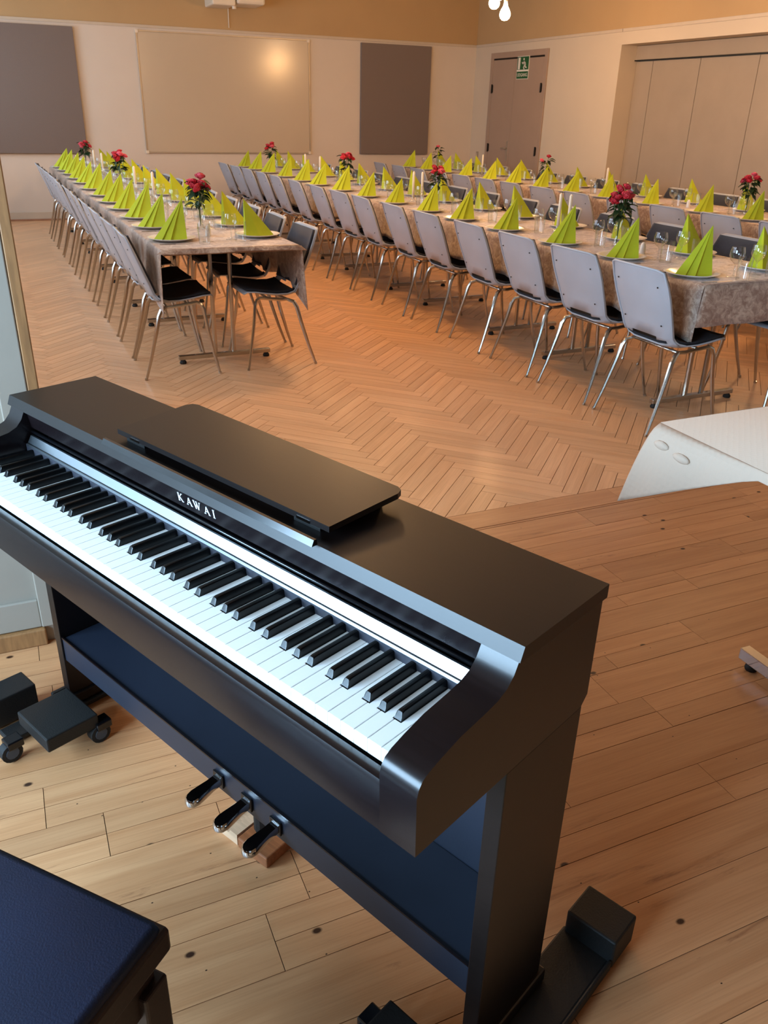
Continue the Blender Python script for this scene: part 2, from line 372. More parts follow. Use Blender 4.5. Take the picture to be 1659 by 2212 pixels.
for r_ in range(36):
    y1 = 2.427-.1318*r_; y0 = y1-.1318
    if y0 < SY0: break
    xs = [SX0]; x = SX0+random.uniform(.1, .9)
    while x < XR-.2: xs.append(x); x += random.uniform(.55, 1.25)
    xs.append(XR)
    for a, b_ in zip(xs, xs[1:]):
        if random.random() < .45: board(a, b_, y0, y1)
        else:
            ym = (y0+y1)/2; c = a+(b_-a)*random.uniform(.3, .7)
            if random.random() < .5: board(a, c, ym, y1); board(c, b_, ym, y1); board(a, b_, y0, ym)
            else: board(a, b_, ym, y1); board(a, c, y0, ym); board(c, b_, y0, ym)
bulk.build('floor_boards', 'boards')

# ------------------------------------------------------------------ room shell
ZC = 3.3
struct('ceiling', MB().box(SX0-.3, XR+.5, SY0-.3, YB+.3, ZC, ZC+.1), 'ceiling_white')
struct('bounce_cut_ceiling', MB().box(SX0-.1, XR, SY0-.1, YP0+.012, 2.9, 2.95), 'stage_wall')  # unseen second ceiling, added dark and low to cut window bounce
RZ = 2.385
wb = struct('wall_back', MB().box(HX0-.3, XR+.5, YB, YB+.2, 0, RZ), 'wall_lower')
struct('upper_wall', MB().box(HX0-.3, XR+.5, YB-.002, YB+.2, RZ, ZC), 'wall_upper', wb)
struct('trim_1', MB().box(HX0, XR, YB-.014, YB-.001, RZ-.012, RZ+.022, .003), 'trim_paint')
struct('baseboard_back', MB().box(HX0, XR, YB-.016, YB-.001, 0, .11, .004), 'trim_paint')
struct('trim_2', MB().box(HX0, XR, YB-.032, YB-.017, 0, .022, .004), 'base_wood')
# right wall with door recess and folding partition opening
OY1 = 9.2; OY0 = 4.1; OZ = 2.24; DY0, DY1, DZ = 10.80, 12.17, 2.20
wr = MB()
wr.box(XR, XR+.3, OY1, YB+.2, 0, RZ).box(XR, XR+.3, -2.5, OY0, 0, RZ).box(XR, XR+.3, OY0, OY1, OZ, RZ)
wright = struct('wall_right', wr, 'wall_side')
struct('upper_wall', MB().box(XR, XR+.3, -2.5, YB+.2, RZ, ZC), 'wall_upper', wright)
struct('recess_back', MB().box(XR+.37, XR+.42, OY0-.1, OY1+.1, 0, OZ+.1), 'partition', wright)
struct('trim_3', MB().box(XR-.012, XR-.001, OY1+.01, YB-.02, RZ-.012, RZ+.022, .003).box(XR-.012, XR-.001, -.5, OY1, RZ-.012, RZ+.022, .003), 'trim_paint')
struct('baseboard_right', MB().box(XR-.016, XR-.001, OY1, DY0-.07, 0, .11, .004).box(XR-.016, XR-.001, DY1+.07, YB-.04, 0, .11, .004), 'trim_paint')
# folding partition
d2 = tag(bpy.data.objects.new('door_2', None), kind='structure'); COL.objects.link(d2); d2.location = (XR+.25, OY1, 0)
MB().box(-.02, .06, -(OY1-OY0), 0, 2.085, OZ-.004, .004).build('track_header', 'partition', d2)
MB().box(-.03, -.021, -(OY1-OY0), 0, 2.075, 2.086).build('track', 'black_iron', d2)
ys = [9.2, 8.89, 8.10, 7.25, 6.42, 5.6, 4.8, 4.1]
for a, b_ in zip(ys, ys[1:]):
    MB().box(0, .05, b_-OY1+.004, a-OY1-.004, .012, 2.07, .004).build('panel', 'partition', d2)
# double door
d1 = tag(bpy.data.objects.new('door_1', None), kind='structure'); COL.objects.link(d1); d1.location = (XR, (DY0+DY1)/2, 0)
hw = (DY1-DY0)/2
MB().box(-.022, -.001, -hw-.075, -hw, 0, DZ+.075, .004).box(-.022, -.001, hw, hw+.075, 0, DZ+.075, .004).box(-.022, -.001, -hw, hw, DZ, DZ+.075, .004).build('door_frame', 'door_paint', d1)
MB().box(-.010, -.001, -hw, hw, DZ-.02, DZ-.001).build('shadow_gap', 'black_iron', d1)
for a, b_ in ((-hw+.004, .068), (.074, hw-.004)):
    MB().box(-.018, -.001, a, b_, .01, DZ-.022, .004).build('door_leaf', 'door_paint', d1)
MB().box(-.021, -.0182, .052, .068, .01, DZ-.022).build('astragal', 'door_paint', d1)
for y in (-hw+.02, hw-.02):
    for z in (1.80, .99):
        MB().tube([(-.03, y, z-.06), (-.03, y, z+.06)], .012, 8).box(-.024, -.018, y-.02, y+.02, z-.05, z+.05).build('hinge', 'black_iron', d1)
ho = MB().box(-.024, -.018, .095, .13, .82, 1.10, .002).build('handle_plate', 'alu', d1)
MB().tube([(-.024, .112, 1.0), (-.06, .112, 1.0), (-.062, .14, 1.0), (-.062, .22, .998)], .009, 8).build('handle', 'alu', d1, True)
# light switch on the right wall
sw = thing('light_switch', 'small grey light switch on the right wall between corner and door', 'switch', (XR, 12.5, .86))
MB().box(-.014, -.0005, -.03, .03, -.055, .055, .003).build('plate', 'alu', sw); MB().box(-.018, -.0145, -.016, .016, -.03, .03, .002).build('rocker', 'trim_paint', sw)
# exit sign
sg = thing('exit_sign', 'green emergency exit sign with running man above the double door handle', 'sign', (XR-.019, 11.33, 2.08))
sc_ = .155
MB().box(-.006, -.0005, -sc_, sc_, -.165, .125).build('sign_plate', 'sign_white', sg)
MB().box(-.009, -.0062, -sc_+.008, sc_-.008, -.045, .118).build('pictogram_panel', 'sign_green', sg)
MB().box(-.009, -.0062, -sc_+.008, sc_-.008, -.158, -.068).build('text_panel', 'sign_green', sg)
MB().box(-.0105, -.0092, .07, .125, -.04, .108).build('door_symbol', 'sign_white', sg)
def strokes(mb, segs, w, xo, d=.0012):
    for (a, b_) in segs:
        A = Vector(a); B = Vector(b_); t = (B-A); L_ = t.length; t.normalize(); n = Vector((-t.y, t.x))*w/2; t = t*w*.25
        q = [A-n-t, B-n+t, B+n+t, A+n-t]
        mb.prism([(p.x, p.y) for p in q], xo-d, xo, 'x')
mb = MB(); man = [((-.03, .06), (-.045, .01)), ((-.045, .01), (-.02, -.02)), ((-.02, -.02), (-.045, -.038)), ((-.045, .01), (-.065, -.012)), ((-.065, -.012), (-.10, -.02)), ((-.03, .055), (0, .03)), ((0, .03), (.02, .045)), ((-.03, .055), (-.065, .035)), ((-.065, .035), (-.07, .005))]
strokes(mb, man, .017, -.0092); mb.lathe([(0, 0), (.0145, 0), (.0145, .0015), (0, .0015)], 12)
n = 48; vs = mb.v[-n:]; mb.v[-n:] = [(-.0092-v[2], -.022+v[0], .085+v[1]) for v in vs]
mb.build('running_man', 'sign_white', sg)
def text_obj(body, name, size, m, parent, loc, rot, sx=1):
    c = bpy.data.curves.new(name, 'FONT'); c.body = body; c.size = size; c.extrude = .0006; c.align_x = 'CENTER'; c.align_y = 'CENTER'; c.resolution_u = 2
    t = bpy.data.objects.new(name, c); COL.objects.link(t); dg = bpy.context.evaluated_depsgraph_get(); dg.update()
    me = bpy.data.meshes.new_from_object(t.evaluated_get(dg)); bpy.data.objects.remove(t); me.materials.clear(); me.materials.append(MATS[m])
    o = put(name, me, parent); o.location = loc; o.rotation_euler = rot; o.scale = (sx, 1, 1); return o
text_obj('UDGANG', 'lettering', .062, 'sign_white', sg, (-.0095, 0, -.113), (R(90), 0, R(-90)))
# left side of the hall with windows, stage side walls
def wall_x(name, x0, x1, y0, y1, wins, m, z1=ZC):
    mb = MB(); yy = y0
    for (a, b_, za, zb) in wins:
        mb.box(x0, x1, yy, a, 0, z1); mb.box(x0, x1, a, b_, 0, za); mb.box(x0, x1, a, b_, zb, z1); yy = b_
    mb.box(x0, x1, yy, y1, 0, z1); return struct(name, mb, m)
def window(i, loc, w, h, rz):
    o = tag(bpy.data.objects.new('window_%d' % i, None), kind='structure'); COL.objects.link(o); o.location = loc; o.rotation_euler = (0, 0, rz)
    t = .06
    MB().box(-.04, .04, -w/2, -w/2+t, 0, h).box(-.04, .04, w/2-t, w/2, 0, h).box(-.04, .04, -w/2, w/2, 0, t).box(-.04, .04, -w/2, w/2, h-t, h).box(-.03, .03, -.025, .025, t, h-t).build('window_frame', 'trim_paint', o)
    for s_ in (-1, 1): MB().box(-.004, .004, min(s_*.03, s_*(w/2-t)), max(s_*.03, s_*(w/2-t)), t, h-t).build('pane', 'clear_glass', o)
hw_ = [(3.15, 4.65), (5.6, 7.1), (8.05, 9.55), (10.5, 12.0)]
wall_x('wall_left', HX0-.18, HX0, YP0+.16, YB+.2, [(a, b_, 1.0, 2.5) for a, b_ in hw_], 'wall_side')
for i, (a, b_) in enumerate(hw_): window(i+1, (HX0-.09, (a+b_)/2, 1.0), 1.5, 1.5, 0)
wall_x('wall_left_front', SX0-.18, SX0, SY0-.2, YP0+.16, [(-.63, 2.07, .78, 2.33)], 'stage_wall'); window(5, (SX0-.09, .72, .78), 2.7, 1.55, 0)
struct('wall_front', MB().box(SX0-.2, -1.65, SY0-.18, SY0, 0, ZC).box(-.15, XR+.3, SY0-.18, SY0, 0, ZC).box(-1.65, -.15, SY0-.18, SY0, 0, .8).box(-1.65, -.15, SY0-.18, SY0, 2.3, ZC), 'stage_wall')
window(6, (-.9, SY0-.09, .8), 1.5, 1.5, R(90))
# panelled portal pier beside the piano
struct('wall_portal', MB().box(SX0, -.012, YP0+.012, YP0+.15, 0, ZC), 'panel_paint')
struct('trim_4', MB().box(-.083, -.0125, YP0-.004, YP0+.0115, .058, 2.7, .003), 'panel_paint')
struct('trim_5', MB().box(-.0115, .016, YP0-.004, YP0+.15, 0, 2.7, .003), 'raw_wood')
struct('trim_6', MB().box(SX0, -.083, YP0, YP0+.0115, .058, .15, .003), 'panel_paint')
struct('baseboard_portal', MB().box(SX0, -.075, YP0-.012, YP0+.0115, 0, .055, .004), 'raw_wood')
struct('trim_7', MB().box(-.012, XR, YP0+.012, YP0+.15, 2.72, ZC), 'panel_paint')

# ------------------------------------------------------------------ things on the back wall
def wall_board(name, label, x0, x1, z0, z1, m, th, cat, frame=None):
    t = thing(name, label, cat, ((x0+x1)/2, YB, (z0+z1)/2)); w = (x1-x0)/2; h = (z1-z0)/2
    MB().box(-w, w, -th, -.001, -h, h, .004).build('board', m, t)
    if frame:
        f = .014
        MB().box(-w-f, w+f, -th-.006, -.001, h, h+f).box(-w-f, w+f, -th-.006, -.001, -h-f, -h).box(-w-f, -w, -th-.006, -.001, -h, h).box(w, w+f, -th-.006, -.001, -h, h).build('frame', frame, t)
        for sx in (-1, 1):
            for sz in (-1, 1): MB().box(sx*w-.02, sx*w+.02, -th-.009, -.001, sz*h-.02, sz*h+.02, .003).build('corner_cap', 'device_white', t)
    return t
wall_board('acoustic_panel', 'large grey-brown acoustic panel at the left end of the back wall', -.25, 1.19, .845, 2.335, 'acoustic', .05, 'wall panel')
wall_board('acoustic_panel', 'tall brown acoustic panel right of the whiteboard on the back wall', 5.18, 6.325, .86, 2.35, 'acoustic', .05, 'wall panel')
wall_board('whiteboard', 'wide blank whiteboard with thin metal frame on the back wall', 1.99, 4.37, .87, 2.33, 'whiteboard', .02, 'whiteboard', 'alu')
pj = thing('projector', 'white short-throw projector mounted high above the whiteboard', 'projector', (3.2, YB, 2.62))
MB().box(-.28, .03, -.46, -.002, .03, .34, .02).build('mount_body', 'device_white', pj)
MB().box(.045, .42, -.50, -.06, .055, .30, .03).build('projector_body', 'device_white', pj)
MB().tube([(.02, -.4, .03), (.02, -.4, .0)], .028, 12).build('focus_foot', 'device_white', pj)
MB().tube([(.036, -.012, .04), (.036, -.012, -.19)], .007, 6).build('cable', 'device_white', pj)

# ------------------------------------------------------------------ pendant lamps (bare pear-shaped bulbs)
def pear(r_):
    return [(0, 0), (r_*.45, r_*.08), (r_*.8, r_*.36), (r_, r_*.85), (r_*.95, r_*1.3), (r_*.72, r_*1.8), (r_*.42, r_*2.3), (r_*.3, r_*2.8), (r_*.28, r_*3.05)]
me_bulb = MB().lathe(pear(.058), 24).mesh('bulb', 'bulb_glass', True)
me_sock = MB().lathe([(.02, 0), (.02, .06), (.008, .075), (0, .075)], 12).mesh('socket', 'cord_white', True)
for i, (lx, ly) in enumerate(LAMP_SPOTS):
    zl = 2.345
    lab = 'cluster of glowing pear-shaped bulbs hanging '+('before the back corner', 'unseen, added for warm light near the right-hand row', 'unseen, added for light between far left-hand and middle rows', 'unseen, added for light between near left-hand and middle rows', 'unseen, added to warm the white paper-covered table')[i]
    ZC = 3.3 if i < 4 else 2.9; t = thing('pendant_lamp', lab, 'lamp', (lx, ly, ZC), 0)
    MB().lathe([(.0, -.05), (.07, -.05), (.08, 0)], 20).build('ceiling_rose', 'cord_white', t, True)
    for (dx, dy, dz) in ((.035, -.03, 0), (-.075, .02, .10), (.01, .08, .19), (.09, .05, .27)):
        b_ = put('bulb', me_bulb, t, (dx, dy, zl-ZC+dz)); put('socket', me_sock, t, (dx, dy, zl-ZC+dz+.172))
        MB().tube([(dx, dy, zl-ZC+dz+.23), (dx*.2, dy*.2, -.04)], .004, 6).build('cord', 'cord_white', t)
    d = bpy.data.lights.new('lamp_glow', 'POINT'); d.energy = LAMP_POWER*(.3 if i == 4 else 1); d.color = WARM; d.shadow_soft_size = .12  # the last lamp is unseen, added weakly to warm the paper-covered table
    o = bpy.data.objects.new('lamp_glow', d); COL.objects.link(o); o.location = (lx, ly, zl-.1)

ZC = 3.3
# ------------------------------------------------------------------ digital piano
PO = Vector((.33037838, .67866537, 0)); PRZ = R(-66.13624672)
piano = thing('digital_piano', 'dark rosewood digital piano with open keyboard and folded music rest', 'piano', PO, PRZ)
KL = -1.2256; ZK = .7546; XRR = .062; XLL = KL-.062
# side cheeks / arms (profile y, z)
prof = [(.156, .846), (.147, .828), (.134, .814), (.115, .806), (.09, .802), (.044, .797), (.008, .788), (-.014, .781), (-.025, .775), (-.031, .766), (-.034, .754), (-.031, .66), (.349, .66), (.364, .676), (.364, .846)]
MB().prism(prof, .0045, XRR, 'x').build('side_arm', 'rosewood_gloss', piano, 'auto')
MB().prism(prof, XLL, KL-.0045, 'x').build('side_arm', 'rosewood_gloss', piano, 'auto')
# lid
lidp = [(.149, .848), (.157, .868), (.366, .868), (.366, .846), (.19, .846)]
MB().prism(lidp, XLL-.004, XRR+.005, 'x').build('lid', 'rosewood', piano)
MB().box(XLL+.058, XRR-.058, .20, .360, .70, .845).build('cabinet_back', 'rosewood', piano)
MB().prism([(.160, .8455), (.166, .806), (.185, .800), (.195, .8455)], KL-.004, .004, 'x').build('fallboard', 'rosewood_gloss', piano)
MB().tube([(KL-.004, .167, .7955), (.004, .167, .7955)], .0038, 10).build('fallboard_rail', 'black_gloss', piano, True)
MB().prism([(.1500, .7745), (.1495, .7770), (.158, .7915), (.162, .7915), (.162, .7745)], KL+.004, .002, 'x').build('control_strip', 'silver_trim', piano)
MB().prism([(.1455, .771), (.1470, .7755), (.1488, .7762), (.1488, .771)], KL+.004, .003, 'x').build('control_strip_lip', 'silver_trim', piano)
MB().box(KL-.002, .004, .1465, .158, .742, .7735, .001).build('key_felt', 'felt', piano)
MB().box(KL-.004, .004, .0, .20, .66, .728).build('key_bed', 'black_matte', piano)
MB().prism([(-.030, .664), (-.031, .728), (-.027, .737), (-.020, .7385), (-.008, .735), (-.004, .66), (-.03, .66)], KL-.004, .0045, 'x').build('key_slip', 'rosewood_gloss', piano, 'auto')
MB().box(XLL+.03, XRR-.03, -.028, -.002, .6585, .6615).build('slip_edge', 'silver_trim', piano)
MB().box(.0005, .0044, -.012, .0, .737, .7535, .0008).build('cheek_stop', 'black_gloss', piano)
MB().box(KL-.0045, KL-.0005, .02, .146, .735, .757).build('control_block', 'black_gloss', piano)
MB().box(KL-.02, KL-.0035, .02, .145, .7565, .7585).build('control_plate', 'black_gloss', piano)
# legs, pedal box, back panel
for x0, x1 in ((.033, XRR), (XLL, XLL+.029)):
    MB().box(x0, x1, .158, .352, .025, .66, .0015).build('leg_panel', 'rosewood', piano)
    MB().box(x0-.002, x1+.008, .145, .365, .024, .055, .004).build('leg_foot', 'rosewood', piano)
MB().box(XLL+.03, .032, .162, .3175, .165, .232, .002).build('pedal_board', 'panel_window_sheen', piano)
MB().box(XLL+.03, .032, .1605, .164, .2325, .2365).build('pedal_board_edge', 'rosewood_gloss', piano)
MB().box(XLL+.03, .032, .318, .332, .14, .66).build('back_panel', 'panel_window_sheen', piano)
MB().lathe([(.012, 0), (.012, .03), (.02, .035), (.02, .16)], 12, (-.565, .23, .045-.04)).build('support_bolt', 'black_matte', piano)
# pedals
for xx in (-.613, -.521, -.433):
    pts = [(-.012, .162), (-.0125, .135), (-.0155, .115), (-.0175, .098), (-.015, .086), (-.008, .0795), (0, .0775)]
    out = [(xx+a, b_) for a, b_ in pts]+[(xx-a, b_) for a, b_ in pts[::-1][1:]]
    mb = MB(); n = len(out)
    zf = lambda y: .194+(y-.162)*.12
    top = [(p[0], p[1], zf(p[1])+.006) for p in out]; bot = [(p[0], p[1], zf(p[1])-.004) for p in out]
    cx, cy = xx, .10
    ins = [(cx+(p[0]-cx)*.8, .162+(p[1]-.162)*.965, zf(p[1])+.011) for p in out]
    mb.add(bot+top+ins, [tuple(range(n))]+[(i, n+i, n+(i+1) % n, (i+1) % n) for i in range(n)]+[(n+i, 2*n+i, 2*n+(i+1) % n, n+(i+1) % n) for i in range(n)]+[tuple(range(3*n-1, 2*n-1, -1))])
    p_ = mb.build('pedal', 'chrome', piano, 'auto')
    MB().box(xx-.016, xx+.016, .156, .1615, .180, .214, .002).build('pedal_slot', 'black_gloss', piano)
# music rest (folded flat) with its lip
MB().prism([(-.902, .183), (-.302, .183), (-.3105, .325), (-.316, .338), (-.328, .345), (-.882, .362), (-.896, .356), (-.903, .342)], -.005, .005, 'z')
rest = MB(); poly = [(-.889, .183), (-.303, .183), (-.300, .335), (-.305, .348), (-.317, .354), (-.880, .366), (-.893, .361), (-.899, .347)]
rest.prism(poly, 0, .010, 'z'); rest.v = [(a, b_, .879+c+(b_-.183)*.045) for a, b_, c in rest.v]
rest.build('music_rest', 'rosewood', piano)
for xx in (-.84, -.36): MB().box(xx-.03, xx+.03, .19, .33, .868, .881).build('rest_stay', 'black_matte', piano)
MB().box(-.375, -.345, .1815, .1835, .879, .884).build('hinge', 'chrome', piano); MB().box(-.845, -.815, .1815, .1835, .879, .884).build('hinge', 'chrome', piano)
MB().prism([(.146, .8685), (.1505, .8785), (.156, .8785), (.158, .8685)], -.888, -.302, 'x').build('music_lip', 'black_gloss', piano)
# logo
def letters():
    D = {'K': [((0, 0), (0, 1), .17), ((.06, .45), (.5, 1), .09), ((.16, .55), (.58, 0), .17), ((-.13, 0), (.13, 0), .06), ((-.13, 1), (.13, 1), .06), ((.36, 1), (.62, 1), .06), ((.44, 0), (.72, 0), .06)],
         'A': [((0, 0), (.33, 1), .08), ((.33, 1), (.68, 0), .17), ((.12, .34), (.52, .34), .07), ((-.12, 0), (.14, 0), .06), ((.54, 0), (.82, 0), .06)],
         'W': [((0, 1), (.27, 0), .17), ((.27, 0), (.5, .95), .08), ((.42, 1), (.68, 0), .17), ((.68, 0), (.93, 1), .08), ((-.13, 1), (.15, 1), .06), ((.3, 1), (.54, 1), .06), ((.8, 1), (1.05, 1), .06)],
         'I': [((0, 0), (0, 1), .18), ((-.15, 0), (.15, 0), .06), ((-.15, 1), (.15, 1), .06)]}
    mb = MB(); S = .0155; x = 0
    for ch, adv in (('K', 1.35), ('A', 1.14), ('W', 1.66), ('A', 1.42), ('I', 0)):
        for a, b_, w in D[ch]:
            A = Vector((x+a[0], a[1])); B = Vector((x+b_[0], b_[1])); t = (B-A).normalized(); n = Vector((-t.y, t.x))*w/2
            q = [(A-n), (B-n), (B+n), (A+n)]; q = [(p.x*S, p.y*S) for p in q]
            mb.prism(q, -.0008, 0, 'y')
        x += adv
    return mb, x*S
mb, wl = letters(); lo = mb.build('logo', 'logo_white', piano)
lo.location = (-.6665, .1638, .8180); lo.rotation_euler = (R(8.6), 0, 0); lo['label'] = 'silver KAWAI lettering'; lo.scale = (1.18, 1, 1.0)
MB().box(KL-.014, KL-.012, .095, .125, .7586, .7590).box(KL-.010, KL-.008, .098, .118, .7586, .7590).build('printed_marks', 'logo_white', piano)
# keys
note = 'C'
OFF = {'C#': 20.5, 'D#': 50.1, 'F#': 90.3, 'G#': 117.9, 'A#': 145.4}
blacks = []
for oc in range(0, 8):
    x8 = -23.57-165*(8-oc)
    for nme, o_ in OFF.items():
        X = x8+o_
        if X > -1225.6+12: blacks.append(X/1000)
W_ = .02357; wi = 0
for i in range(52):
    xr = -i*W_; xl = xr-W_; g = .0005
    L_, R_ = xl+g, xr-g; tl, tr = L_, R_
    for b_ in blacks:
        if b_-.0075 < L_+.0001 < b_+.0075 or abs(b_-xl) < .007: tl = max(tl, b_+.0072)
        if abs(b_-xr) < .007: tr = min(tr, b_-.0072)
    poly = [(L_, 0), (R_, 0), (R_, .0498)]
    if tr < R_: poly.append((tr, .0498))
    poly += [(tr, .148), (tl, .148)]
    if tl > L_: poly.append((tl, .0498))
    poly.append((L_, .0498))
    mb = MB(); n = len(poly); c = (.0004)
    bot = [(p[0], p[1], ZK-.022) for p in poly]; mid = [(p[0], p[1], ZK-c) for p in poly]
    def inset(p):
        cx = (L_+R_)/2 if p[1] < .04 else (tl+tr)/2
        return (p[0]+(c if p[0] < cx else -c), p[1]+(c*1.5 if p[1] < .01 else 0), ZK)
    top = [inset(p) for p in poly]
    mb.add(bot+mid+top, [tuple(range(n-1, -1, -1))]+[(k, (k+1) % n, n+(k+1) % n, n+k) for k in range(n)]+[(n+k, n+(k+1) % n, 2*n+(k+1) % n, 2*n+k) for k in range(n)]+[tuple(range(2*n, 3*n))])
    mb.build('white_key', 'key_white', piano)
bmk = MB(); sec = []
for y, z1, wt in ((.0, .0004, .0058), (.0022, .0056, .0053), (.0046, .0112, .0048), (.009, .0125, .0045), (.096, .0125, .0045)):
    wb_ = .0062
    sec.append([(-wb_, y, -.006), (-wb_*.98, y, 0), (-wt, y, z1*.84), (-wt*.72, y, z1*.97), (0, y, z1), (wt*.72, y, z1*.97), (wt, y, z1*.84), (wb_*.98, y, 0), (wb_, y, -.006)])
vs = [p for s_ in sec for p in s_]; fs = []
for i in range(4):
    for k in range(8): fs.append((i*9+k, i*9+k+1, (i+1)*9+k+1, (i+1)*9+k))
fs.append(tuple(range(0, 9))); fs.append(tuple(range(4*9+8, 4*9-1, -1)))
bmk.add(vs, [f[::-1] for f in fs]); me_bk = bmk.mesh('black_key', 'key_black')
for X in blacks:
    k_ = put('black_key', me_bk, piano, (X, .0515, ZK+.0002))

def ppt(x, y, z): v = Matrix.Rotation(PRZ, 3, 'Z') @ Vector((x, y, 0)) + PO; return Vector((v.x, v.y, z))
# piano skates under both ends
def skate(label, loc, parts, wheels):
    t = thing('piano_skate', label, 'piano skate', ppt(*loc), PRZ)
    for nme, b_ in parts: MB().box(*b_, .004).build(nme, 'black_matte', t)
    for (x, y, z) in wheels:
        w = MB().tube([(x-.012, y, z), (x+.012, y, z)], .026, 16); wo = w.build('wheel', 'rubber', t, 'auto')
        MB().tube([(x-.0135, y, z), (x+.0135, y, z)], .016, 12).build('hub', 'wheel_grey', wo)
        MB().box(x-.018, x+.018, y-.01, y+.03, z+.012, z+.034, .003).build('fork', 'black_gloss', t)
    return t
sk = skate('long black skate under the right end of the piano', (0, 0, 0),
      [('beam', (.036, .138, .10, .49, .008, .0235)), ('side_rail', (.1385, .146, .06, .477, .008, .034)), ('end_block', (.042, .146, .4785, .562, .008, .078)), ('cross_block', (-.075, .138, -.06, .0995, .058, .112))],
      [(-.098, .07, .028), (.10, .02, .028), (.09, .44+.08, .0)][:2])
text_obj('121', 'painted_number', .026, 'logo_white', sk, (.1464, .22, .021), (R(90), 0, R(90)))
skate('black skate with caster under the left end of the piano', (0, 0, 0),
      [('beam', (-1.30, -1.242, -.02, .42, .008, .0235)), ('end_block', (-1.40, -1.322, -.03, .10, .008, .09)), ('cross_block', (-1.25, -1.10, .015, .15, .05, .09)), ('side_rail', (-1.315, -1.303, .13, .42, .008, .05))],
      [(-1.11, .085+.065, .028), (-1.20, -.035, .028)])
# wooden blocks under the pedal board
wbk = thing('wooden_block', 'flat reddish wooden block on the floor under the right pedal', 'block', ppt(-.54, .24, 0), PRZ+R(4))
MB().box(-.055, .035, -.058, .05, .0, .030, .003).build('block', 'block_wood', wbk)
wbk = thing('wooden_block', 'pale grooved wooden block standing under the middle pedal', 'block', ppt(-.625, .235, 0), PRZ+R(3))
MB().prism([(-.048, 0), (.026, 0), (.026, .03), (.004, .03), (-.002, .02), (-.018, .02), (-.024, .03), (-.048, .03)], -.055, .055, 'y').build('block', 'block_pale', wbk)

# ------------------------------------------------------------------ piano bench (bottom left)
bc = ppt(-.199+.008, -.222+.005, 0); a1 = Vector((-.27, -.089)).normalized(); ang = PRZ+math.atan2(.089, .27)
bench = thing('piano_bench', 'black padded piano bench with dark wooden frame, bottom left corner', 'bench', bc, ang)
MB().box(-.56, -.006, -.345, -.006, .467, .5, .012).build('cushion', 'vinyl_window_sheen', bench, True)
MB().box(-.566, 0, -.351, 0, .445, .488, .006).build('seat_frame', 'bench_wood', bench)
MB().box(-.55, -.02, -.335, -.02, .36, .445).build('apron', 'bench_wood', bench)
for x in (-.54, -.008-.045):
    for y in (-.33, -.008-.045): MB().box(x, x+.045, y, y+.045, 0, .40, .004).build('leg', 'bench_wood', bench)
MB().tube([(-.02, -.19, .42), (.012, -.19, .42)], .006, 8).build('adjuster_shaft', 'chrome', bench)
MB().tube([(.012, -.19, .42), (.034, -.19, .42)], .018, 14).build('adjuster_knob', 'rosewood_gloss', bench)

# ------------------------------------------------------------------ white table at the right edge
TX, TY = 1.483, 1.552
wt = thing('folding_table', 'folding table with white paper cloth and chrome foot, right edge', 'table', (TX+.9, TY-.4, 0))
MB().box(-.885, .9, -.39, .385, .715, .738, .004).build('tabletop', 'table_laminate', wt)
for sx, x in ((0, -.5755), (1, .50)):
    MB().box(x-.0175, x+.0175, -.36, .238, .022, .058, .002).build('foot_bar', 'chrome', wt)
    MB().tube([(x, -.02, .058), (x, -.02, .715)], .02, 12).build('column', 'chrome', wt, True)
    for y in (-.30, .20): MB().lathe([(.016, 0), (.018, .004), (.018, .012), (.008, .022)], 14, (x, y, 0)).build('glide', 'rubber', wt, True)
cl = MB()
nu, nv = 30, 16
def cloth_pt(u, v):   # u along the left edge from the corner, v drop amount 0..1
    y = TY - u*1.0
    k = max(0, 1-u/.34)
    drop = (.022+.193*k**1.05)*v
    out = (.010+.088*k)*v**.6
    wv = .008*math.sin(u*34+1)*v*k
    back = -.012*v*k+.02*v*k
    return (TX-out+wv-.0, y+(.01*v*k), .7405-drop)
vs = []; fs = []
for i in range(nu+1):
    for j in range(nv+1): vs.append(cloth_pt((i/nu)**1.4, j/nv))
for i in range(nu):
    for j in range(nv): a = i*(nv+1)+j; fs.append((a, a+1, a+nv+2, a+nv+1))
cl.add(vs, fs)
# far side flap turning round the corner
vs = []; fs = []
for i in range(nu+1):
    for j in range(nv+1):
        v = j/nv; u = i/nu; k = max(0, 1-u/.16)**1.5; dr = (.035+.18*k)*v; A = Vector(cloth_pt(0, v))
        P = Vector((TX+u*1.9, TY+.004+.02*v+.01*v*math.sin(u*60), .7405-dr)); w = min(1, u/.02)
        vs.append(tuple(A.lerp(P, w)))
for i in range(nu):
    for j in range(nv): a = i*(nv+1)+j; fs.append((a, a+nv+1, a+nv+2, a+1))
cl.add(vs, fs)
cl.add([(TX, TY-1.0, .741), (TX+1.9, TY-1.0, .741), (TX+1.9, TY, .741), (TX, TY, .741)], [(0, 1, 2, 3)])
pc = cl.build('paper_cloth', 'paper_cloth', None, True)
sm = pc.modifiers.new('thickness', 'SOLIDIFY'); sm.thickness = .0015; sm.offset = 0
tag(pc, 'white quilted paper tablecloth with drooping corner, right edge of picture', 'tablecloth')
pc.data.set_sharp_from_angle(angle=R(50))
for (u, v, L1) in ((.055, .22, .028), (.13, .34, .030)):
    c = Vector(cloth_pt(u, v)); cb = MB(); cb.lathe([(0, -1), (.5, -.85), (.85, -.5), (1, 0), (.85, .5), (.5, .85), (0, 1)], 14)
    cb.v = [(c.x+a*.009, c.y+b_*L1, c.z+d_*.012) for a, b_, d_ in cb.v]
    o = cb.build('table_clip', 'paper_cloth', pc, True); o['label'] = 'oval clip bulging under the cloth'

